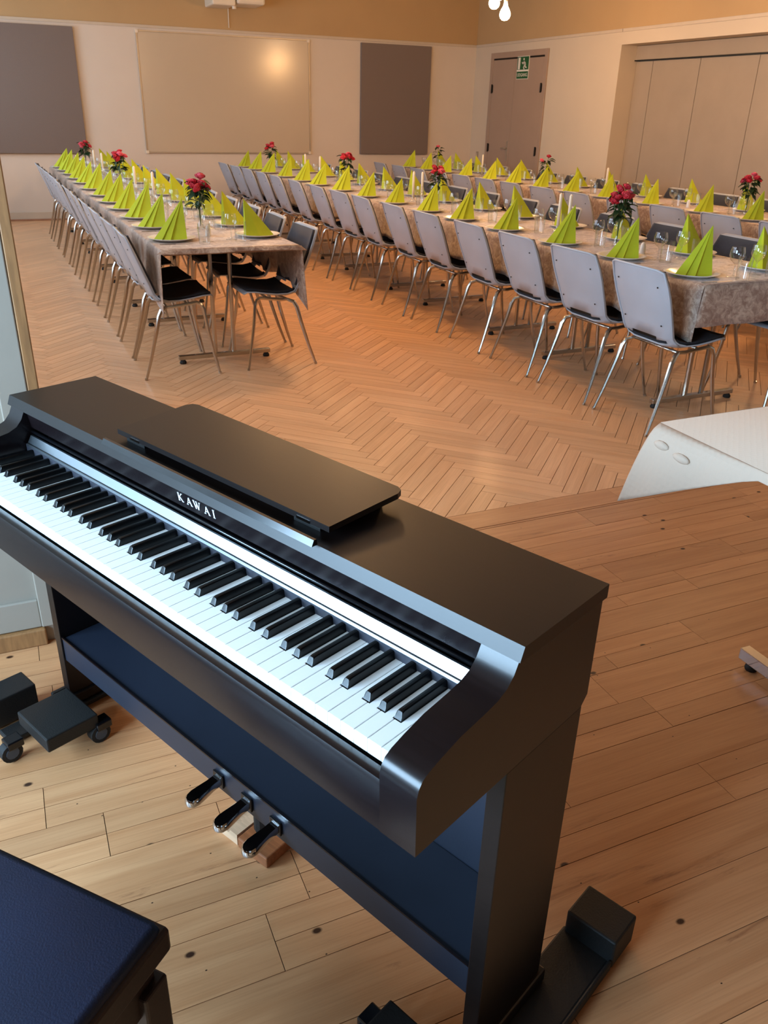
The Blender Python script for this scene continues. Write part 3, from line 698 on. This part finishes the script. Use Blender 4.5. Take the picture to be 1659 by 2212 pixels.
# ------------------------------------------------------------------ chair
def chair_proto():
    t = thing('stacking_chair', 'x', 'chair')
    pr = [(-.262, .812), (-.258, .80), (-.236, .73), (-.213, .665), (-.188, .60), (-.166, .54), (-.148, .478), (-.142, .462), (-.128, .440), (-.10, .428), (-.05, .424), (.02, .430), (.09, .444), (.15, .458), (.195, .463), (.215, .452)]
    wd = [.165, .195, .208, .210, .205, .198, .192, .192, .196, .204, .212, .216, .218, .216, .205, .185]
    ce = [.0, .010, .016, .018, .018, .020, .024, .028, .030, .026, .020, .016, .012, .008, .004, .0]
    us = [-1, -.93, -.80, -.5, -.2, .2, .5, .80, .93, 1]
    nrm = []
    for i in range(len(pr)):
        a = Vector(pr[max(i-1, 0)]); b_ = Vector(pr[min(i+1, len(pr)-1)]); d = (b_-a).normalized(); nrm.append(Vector((-d.y, d.x)))
    def grid(scale, off, i0, i1, hole):
        vs = []; fs = []; nu_ = len(us)
        for i in range(i0, i1+1):
            for u in us:
                e = ce[i]*(max(0, abs(u)-.6)/.4)**1.6*1.2+off
                vs.append((pr[i][0]+nrm[i].x*e, u*wd[i]*scale, pr[i][1]+nrm[i].y*e))
        for i in range(i1-i0):
            for k in range(nu_-1):
                if hole and (((i+i0) == 7 and 2 <= k <= 6) or ((i+i0) == 6 and 3 <= k <= 5)): continue
                a = i*nu_+k; fs.append((a, a+nu_, a+nu_+1, a+1))
        return MB().add(vs, fs)
    for nm, mb, mt, th in (('shell', grid(1, 0, 0, 15, True), 'chair_shell', .007), ('back_pad', grid(.93, .011, 1, 6, False), 'chair_fabric', .010), ('seat_pad', grid(.94, .011, 8, 14, False), 'seat_fabric', .012)):
        o = mb.build(nm, mt, t, True); s_ = o.modifiers.new('thickness', 'SOLIDIFY'); s_.thickness = th; s_.offset = 0
        dg = bpy.context.evaluated_depsgraph_get(); dg.update(); me = bpy.data.meshes.new_from_object(o.evaluated_get(dg)); o.modifiers.clear(); o.data = me
    # raised rim on the back of the shell
    rim = [Vector((pr[i][0]-nrm[i].x*.004+nrm[i].x*ce[i], sgn*wd[i]*.985, pr[i][1]-nrm[i].y*.004+nrm[i].y*ce[i]*1.0)) for sgn, rg in ((-1, range(9, -1, -1)), (1, range(0, 10))) for i in rg]
    MB().tube(rim, .006, 6).build('rim', 'chair_shell', t, True)
    mb = MB()
    for i, y in ((2, .15), (2, -.15), (5, .14), (5, -.14)):
        p = Vector((pr[i][0], y, pr[i][1])); n_ = Vector((-nrm[i].x, 0, -nrm[i].y)); mb.tube([p+n_*.002, p+n_*.0052], .004, 6)
    mb.build('screws', 'black_iron', t)
    rad = [.0105, .0105, .0105, .010, .009, .0075]
    for sy in (-1, 1):
        rear = [(-.06, sy*.17, .405), (-.095, sy*.19, .392), (-.112, sy*.196, .36), (-.135, sy*.202, .27), (-.18, sy*.213, .12), (-.218, sy*.223, .01)]
        MB().tube(rear, [.010, .0125, .0125, .0115, .0095, .0075], 8).tube([(-.219, sy*.223, .012), (-.222, sy*.224, 0)], .0095, 8).build('leg', 'chrome_leg', t, 'auto')
        front = [(-.06, sy*.17, .405), (-.02, sy*.178, .407), (.06, sy*.182, .418), (.115, sy*.186, .426), (.138, sy*.19, .415), (.150, sy*.193, .385), (.165, sy*.199, .27), (.192, sy*.21, .12), (.216, sy*.222, .01)]
        MB().tube(front, [.009, .010, .010, .0105, .0105, .0105, .0105, .0095, .0075], 8).tube([(.216, sy*.222, .012), (.219, sy*.223, 0)], .0095, 8).build('leg', 'chrome_leg', t, 'auto')
    MB().tube([(-.06, -.17, .405), (-.05, 0, .40), (-.06, .17, .405)], .009, 6).tube([(.06, -.182, .416), (.06, .182, .416)], .008, 6).build('seat_frame', 'chrome_leg', t, True)
    index_kids(t); return t
chair0 = chair_proto(); used = [False]
def place_chair(x, y, rz, label, group):
    c = copy_tree(chair0) if used[0] else chair0; used[0] = True
    c.location = (x, y, 0); c.rotation_euler = (0, 0, rz+random.uniform(-.035, .035)); c['label'] = label; c['group'] = group; return c

# ------------------------------------------------------------------ tableware prototypes
me_plate = MB().lathe([(0, .004), (.075, .004), (.085, .007), (.125, .019), (.138, .022), (.140, .021), (.13, .016), (.088, .001), (.08, 0), (0, 0)], 28).mesh('plate', 'porcelain', True)
nk = MB(); A = (.078, 0, .222); D = (-.108, 0, 0)
side = [D, (-.068, -.034, 0), (-.062, -.020, 0), (-.022, -.052, 0), (-.014, -.036, 0), (.076, -.058, 0)]
nk.add([A]+side, [(0, i, i+1) for i in range(1, 6)])
nk.add([A, D, (-.01, .036, 0), (.076, .05, 0)], [(0, 2, 1), (0, 3, 2)])
nk.add([A, (.076, -.058, 0), (.055, -.02, 0), (.062, .018, 0), (.076, .05, 0)], [(0, 1, 2), (0, 2, 3), (0, 3, 4)])
me_napkin = nk.mesh('napkin', 'napkin')
me_wine = MB().lathe([(.034, 0), (.034, .002), (.006, .006), (.0042, .02), (.0042, .062), (.010, .070), (.028, .085), (.037, .105), (.037, .125), (.031, .15)], 18, cap=False).mesh('wine_glass', 'clear_glass', True)
me_tumb = MB().lathe([(0, .001), (.030, .001), (.032, .008), (.036, .115)], 18, cap=False).mesh('tumbler', 'clear_glass', True)
me_fork = MB().box(-.07, .035, -.003, .003, 0, .0025).box(.035, .055, -.009, .009, 0, .0025).box(.055, .095, -.009, -.006, 0, .0025).box(.055, .095, -.0015, .0015, 0, .0025).box(.055, .095, .006, .009, 0, .0025).box(-.10, -.07, -.006, .006, 0, .0025).mesh('fork', 'steel')
me_knife = MB().box(-.10, -.01, -.006, .006, 0, .005).add([(-.01, -.005, 0), (.08, -.008, 0), (.105, .004, 0), (-.01, .005, 0), (-.01, -.005, .002), (.08, -.008, .002), (.105, .004, .002), (-.01, .005, .002)], [(0, 3, 2, 1), (4, 5, 6, 7), (0, 1, 5, 4), (1, 2, 6, 5), (2, 3, 7, 6), (3, 0, 4, 7)]).mesh('knife', 'steel')
me_candle = MB().lathe([(.011, 0), (.0105, .21), (.004, .222), (0, .222)], 12).mesh('candle', 'candle_wax', True)
me_holder = MB().lathe([(.03, 0), (.034, .006), (.02, .014), (.012, .03), (.016, .045)], 14).mesh('candle_holder', 'clear_glass', True)
me_shaker = MB().lathe([(.019, 0), (.019, .004), (.016, .045), (.012, .060), (.006, .067), (0, .068)], 14).mesh('salt_shaker', 'porcelain', True)
me_bowl = MB().lathe([(.02, 0), (.045, .018), (.055, .035), (.052, .035), (.042, .019), (0, .006)], 18).mesh('sauce_bowl', 'porcelain', True)
# roses
def rose_mesh(m):
    mb = MB(); rnd = random.Random(3)
    for ring, (n_, r0, hgt, op) in enumerate(((5, .021, .019, .8), (5, .017, .024, .45), (4, .0125, .027, .2), (3, .007, .028, .0))):
        for k in range(n_):
            a = 2*math.pi*(k/n_)+ring*.7; w = .62*r0+.006
            ca, sa = math.cos(a), math.sin(a)
            pts = []
            for j, (t_, rr, ww) in enumerate(((0, .35, .5), (.4, 1.0, 1.1), (.8, 1.0+op*.1, 1.1), (1.0, .72+op*.5, .75))):
                for s_ in (-1, 0, 1):
                    r_ = r0*rr*(1 if s_ == 0 else .9); x = r_; y = s_*w*ww
                    pts.append((x*ca-y*sa, x*sa+y*ca, t_*hgt))
            fs = []
            for j in range(3):
                for q in range(2): i = j*3+q; fs.append((i, i+1, i+4, i+3))
            mb.add(pts, fs)
    mb.lathe([(.004, -.006), (.012, -.001), (.012, .004), (.004, .018)], 8)
    return mb.mesh('rose', m, True)
me_rose = [rose_mesh('rose_red'), rose_mesh('rose_pink')]
lf = MB(); Lw = [0, .010, .014, .012, .006, 0]; vs = []
for i, w in enumerate(Lw):
    x = i*.0096; z = .004*math.sin(i/5*math.pi)-.0012*i*i*.35
    vs += [(x, -w, z+.002), (x, 0, z-.002), (x, w, z+.002)]
lf.add(vs, [(i*3+q, (i+1)*3+q, (i+1)*3+q+1, i*3+q+1) for i in range(5) for q in range(2)]); me_leaf = lf.mesh('leaf', 'leaf_green', True)
me_vase = MB().lathe([(0, .0), (.026, 0), (.028, .006), (.016, .03), (.014, .09), (.019, .14), (.026, .165)], 16, cap=False).mesh('glass_vase', 'clear_glass', True)
def bouquet(x, y, z, label, nr, pink, seed, h=.33):
    t = thing('rose_bouquet', label, 'flowers', (x, y, z+.012), 0, 'rose bouquets on the tables'); rnd = random.Random(seed); st = MB()
    for i in range(nr):
        a = 2.4*i+rnd.random()*.5; r_ = .008+.056*math.sqrt((i+.3)/nr); hh = h*(1-.25*r_/.07)+rnd.uniform(-.015, .015)
        if nr == 1: r_ = .0
        P = Vector((r_*math.cos(a), r_*math.sin(a), hh)); st.tube([(0, 0, .01), (P.x*.1, P.y*.1, .13), (P.x*.6, P.y*.6, hh*.7), P], .0022, 5)
        o = put('rose', me_rose[1 if (i+pink) % 3 == 0 else 0], t, P); o.rotation_euler = (rnd.uniform(-.5, .5)-.5*math.sin(a), .6*math.cos(a)*r_/.07, rnd.random()*6)
        s_ = rnd.uniform(.95, 1.25); o.scale = (s_, s_, s_)
    for i in range(14+nr*4):
        a = 2.4*i+rnd.random(); z_ = h*rnd.uniform(.45, .90); r_ = .006+.03*rnd.random()
        o = put('leaf', me_leaf, t, (r_*math.cos(a), r_*math.sin(a), z_)); o.rotation_euler = (rnd.uniform(-.5, .5), rnd.uniform(-.3, .7), a); s_ = rnd.uniform(1.0, 1.5); o.scale = (s_, s_, s_)
    st.build('stems', 'stem_green', t, True)
    return t

# ------------------------------------------------------------------ the three long tables
ZT = .735
def long_row(name, cx, y0, ntab, hw_, side_drop, end_drop, corner, slope, lipr, seed, endleft):
    """tables, cloth. slope = sideways drift per metre"""
    L1 = 1.76; y1 = y0+L1*ntab; rnd = random.Random(seed)
    X = lambda y: cx+slope*(y-y0)
    for i in range(ntab):
        ya = y0+i*L1; yc = ya+L1/2
        t = thing('dining_table', '%s table from the near end under the %s long tablecloth' % (ORD[i], name), 'table', (X(yc), yc, 0), -slope, 'tables of the %s row' % name)
        MB().box(-hw_+.008, hw_-.008, -L1/2+.002+(.004 if i == 0 else 0), L1/2-.002, .706, .7315, .003).build('tabletop', 'table_laminate', t)
        for y in (-.54, .52):
            MB().box(-.295, .295, y-.016, y+.016, .026, .052, .003).build('foot_bar', 'chrome_leg', t)
            for dx in (-.06, .06): MB().tube([(dx, y, .052), (dx, y, .706)], .0135, 8).build('column', 'chrome_leg', t, 'auto')
            for dx in (-.27, .27): MB().lathe([(.02, 0), (.022, .01), (.012, .026)], 10, (dx, y, 0)).build('glide', 'rubber', t)
            MB().box(-.33, .33, y-.02, y+.02, .69, .7058).build('support_rail', 'black_iron', t)
    mb = MB(); ny = int((y1-y0)/.06); cols = 7
    def bottom(sd, y):
        d = y-y0; z = side_drop + .012*math.sin(y*7+sd)+.008*math.sin(y*17+2*sd)
        if d < .35: z += (corner-side_drop)*(1-d/.35)**1.5
        return z
    grid = []
    for i in range(ny+1):
        y = y0+(y1-y0)*i/ny; row = []
        for j in range(cols, 0, -1):
            v = j/cols; fold = (.014*math.sin(y*23+1)+.010*math.sin(y*9.5+.5))*v; row.append((X(y)-hw_-.004-.012*v-fold*.8-.004, y+0, ZT-bottom(-1, y)*v))
        row.append((X(y)-hw_-.004, y, ZT-.004))
        for q in range(5): row.append((X(y)+(-hw_+.004)+(2*hw_-.008)*q/4, y, ZT))
        row.append((X(y)+hw_+.004, y, ZT-.004))
        for j in range(1, cols+1):
            v = j/cols; fold = (.014*math.sin(y*21+2)+.010*math.sin(y*11))*v; row.append((X(y)+hw_+.004+.012*v+fold*.8+.004, y, ZT-bottom(1, y)*v))
        grid.append(row)
    W1 = len(grid[0]); vs = [p for r_ in grid for p in r_]
    mb.add(vs, [(i*W1+k, i*W1+k+1, (i+1)*W1+k+1, (i+1)*W1+k) for i in range(ny) for k in range(W1-1)])
    # near end flap
    ne = 26; vs = []
    for i in range(ne+1):
        u = i/ne; x = 0
        for j in range(6):
            v = j/5; dr = end_drop(u) if callable(end_drop) else end_drop
            x = X(y0)+(hw_+.004+.03*v)*(2*u-1)
            vs.append((x, y0-.003-.010*v-.006*v*math.sin(u*19), (ZT if v == 0 else ZT-.002)-dr*v))
    mb.add(vs, [(i*6+j, i*6+j+1, (i+1)*6+j+1, (i+1)*6+j) for i in range(ne) for j in range(5)])
    o = mb.build('tablecloth', 'velvet', None, True); s_ = o.modifiers.new('thickness', 'SOLIDIFY'); s_.thickness = .0022; s_.offset = 1
    o.data.set_sharp_from_angle(angle=R(60))
    tag(o, 'long beige crushed velvet tablecloth over the %s table row' % name, 'tablecloth')
    return X
X1 = long_row('left-hand', 1.17, 4.765, 4, .40, .25, lambda u: .016+.004*math.sin(u*7)+.006*u, .37, -.020, 0, 1, 0)
X2 = long_row('middle', 3.44, 3.05, 5, .40, .238, .195, .27, -.012, 0, 2, 0)
X3 = long_row('right-hand', 5.74, 3.05, 5, .40, .238, .19, .27, 0, 0, 3, 0)

def settings(row, X, ys, side, i_lab=True):
    """plates, napkins, glasses, cutlery along one side; side -1 = left, +1 = right"""
    sd = 'left' if side < 0 else 'right'; rz = 0 if side < 0 else math.pi
    for i, y in enumerate(ys):
        x = X(y)+side*.268; who = '%s place from the near end, %s side of %s row' % (ORD[i], sd, row)
        jx, jr = random.uniform(-.008, .008), random.uniform(-.16, .16); jy = random.uniform(-.012, .012)
        p = put('plate', me_plate, None, (x+jx, y+jy, ZT+.0006)); tag(p, 'white plate at '+who, 'plate', 'dinner plates on the %s row' % row)
        nn = put('napkin', me_napkin, None, (x+jx, y+jy, ZT+.0052), rz+jr); s_ = random.uniform(.94, 1.05); nn.scale = (s_, s_, s_*random.uniform(.95, 1.04)); tag(nn, 'lime green folded napkin at '+who, 'napkin', 'folded napkins on the %s row' % row)
        g = put('wine_glass', me_wine, None, (X(y)+side*(.082+random.uniform(-.01, .01)), y-.10+jy, ZT+.0006)); tag(g, 'wine glass at '+who, 'glass', 'wine glasses on the %s row' % row)
        g = put('tumbler', me_tumb, None, (X(y)+side*(.115+random.uniform(-.01, .01)), y-.185+jy, ZT+.0006)); tag(g, 'straight tumbler at '+who, 'glass', 'tumblers on the %s row' % row)
        k = put('knife', me_knife, None, (x, y+side*.175, ZT+.0008), rz); tag(k, 'knife at '+who, 'knife', 'knives on the %s row' % row)
        k = put('fork', me_fork, None, (x, y-side*.175, ZT+.0008), rz); tag(k, 'fork at '+who, 'fork', 'forks on the %s row' % row)
def chairs(row, xs, ys, side):
    sd = 'left' if side < 0 else 'right'
    for i, y in enumerate(ys):
        place_chair(xs(y) if callable(xs) else xs[i], y, 0 if side < 0 else math.pi, '%s grey shell chair from the near end, %s side of %s row' % (ORD[i], sd, row), 'chairs on the %s side of the %s row' % (sd, row))
P1 = [5.14, 5.72, 6.25, 6.82, 7.34, 7.92, 8.55, 9.22, 9.80, 10.42, 11.0, 11.58]
P2 = [3.28, 3.84, 4.43, 5.08, 5.69, 6.24, 6.88, 7.48, 8.11, 8.75, 9.30, 9.90, 10.55, 11.12, 11.64]
P3 = [3.4, 3.98, 4.57, 5.15, 5.70, 6.36, 7.03, 7.62, 8.18, 8.75, 9.30, 9.88, 10.45, 11.03, 11.55]
settings('left-hand', X1, P1, -1); settings('left-hand', X1, [5.19]+P1[1:], 1)
settings('middle', X2, P2, -1); settings('middle', X2, [y+.03 for y in P2], 1)
settings('right-hand', X3, P3[2:], -1); settings('right-hand', X3, P3[2:], 1)
C1 = [5.04, 5.55, 6.15, 6.75, 7.35, 7.95, 8.62, 9.25, 9.85, 10.45, 11.1]
C2 = [3.25, 3.79, 4.35, 4.92, 5.54, 6.10, 6.73, 7.24, 7.80, 8.44, 9.08, 9.60, 10.18, 10.70, 11.28]
C3 = [4.40, 4.98, 5.57, 6.14, 6.79, 7.38, 7.96, 8.5, 9.04, 9.58, 10.18, 10.75, 11.35]
chairs('left-hand', lambda y: .845-.022*(y-5), C1, -1)
chairs('left-hand', lambda y: 1.452-.020*(y-5), [5.05, 5.63, 6.2, 6.8, 7.4, 8.0, 8.65, 9.25, 9.85, 10.45, 11.05], 1)
chairs('middle', lambda y: 3.04-.012*(y-3.2), C2, -1)
chairs('middle', lambda y: 3.88-.012*(y-3.2), [3.32, 3.9, 4.5, 5.1, 5.72, 6.3, 6.92, 7.5, 8.1, 8.7, 9.3, 9.9, 10.5, 11.1], 1)
chairs('right-hand', lambda y: 5.22-.008*(y-5), C3, -1)
chairs('right-hand', lambda y: 6.16, [4.6, 5.2, 5.8, 6.4, 7.0, 7.6, 8.2, 8.8, 9.4, 10.0, 10.6, 11.2], 1)
# vases with roses
VA = [('left-hand', X1, .01, 5.58, 9, 0, 'nearest'), ('left-hand', X1, .0, 8.75, 8, 1, 'second'), ('left-hand', X1, .0, 11.45, 6, 2, 'farthest'),
      ('middle', X2, .01, 4.24, 10, 1, 'nearest'), ('middle', X2, .01, 6.62, 5, 1, 'second'), ('middle', X2, 0, 8.65, 6, 0, 'third'), ('middle', X2, 0, 11.3, 5, 1, 'farthest'),
      ('right-hand', X3, .08, 5.55, 7, 0, 'nearest'), ('right-hand', X3, .0, 8.5, 2, 2, 'second'), ('right-hand', X3, .0, 11.2, 1, 0, 'farthest')]
for i, (row, X, dx, y, nr, pk, w) in enumerate(VA):
    v = put('glass_vase', me_vase, None, (X(y)+dx, y, ZT+.0006)); tag(v, 'slim clear glass vase, %s vase on the %s row' % (w, row), 'vase', 'glass vases on the tables')
    bouquet(X(y)+dx, y, ZT+.0006, 'red and pink roses in the %s vase of the %s row' % (w, row), nr, pk, i+5, .31 if i != 3 else .33)
CA = [('left-hand', X1, -.03, 7.74, 'near pair left'), ('left-hand', X1, .0, 7.08, 'near pair right'), ('left-hand', X1, .0, 10.6, 'far pair left'), ('left-hand', X1, .0, 9.95, 'far pair right'),
      ('middle', X2, -.02, 7.02, 'middle pair left'), ('middle', X2, .03, 6.95, 'middle pair right'), ('middle', X2, .06, 4.93, 'nearest pair left'), ('middle', X2, .07, 4.83, 'nearest pair right'), ('middle', X2, 0, 9.95, 'farthest pair left'), ('middle', X2, .0, 9.45, 'farthest pair right'),
      ('right-hand', X3, .04, 10.0, 'farther'), ('right-hand', X3, .06, 7.45, 'nearer')]
for row, X, dx, y, w in CA:
    h_ = put('candle_holder', me_holder, None, (X(y)+dx, y, ZT+.0006)); tag(h_, 'small glass candle holder, %s, on the %s row' % (w, row), 'candle holder', 'candle holders on the tables')
    c_ = put('candle', me_candle, None, (X(y)+dx, y, ZT+.030)); tag(c_, 'white taper candle, %s, on the %s row' % (w, row), 'candle', 'taper candles on the tables')
for row, X, dx, y, w in (('left-hand', X1, -.02, 5.26, 'beside the nearest vase'), ('left-hand', X1, -.05, 7.5, 'beside the near candles'), ('middle', X2, -.03, 3.95, 'near the nearest vase'), ('middle', X2, -.02, 6.9+.35, 'behind the middle candles'), ('right-hand', X3, -.05, 6.1, 'beyond the nearest vase')):
    s_ = put('salt_shaker', me_shaker, None, (X(y)+dx, y, ZT+.0006)); tag(s_, 'small white salt shaker %s on the %s row' % (w, row), 'salt shaker', 'salt shakers on the tables')
b_ = put('sauce_bowl', me_bowl, None, (X2(5.45)+.0, 5.45, ZT+.0006)); tag(b_, 'small white porcelain bowl in the middle of the middle row', 'bowl')
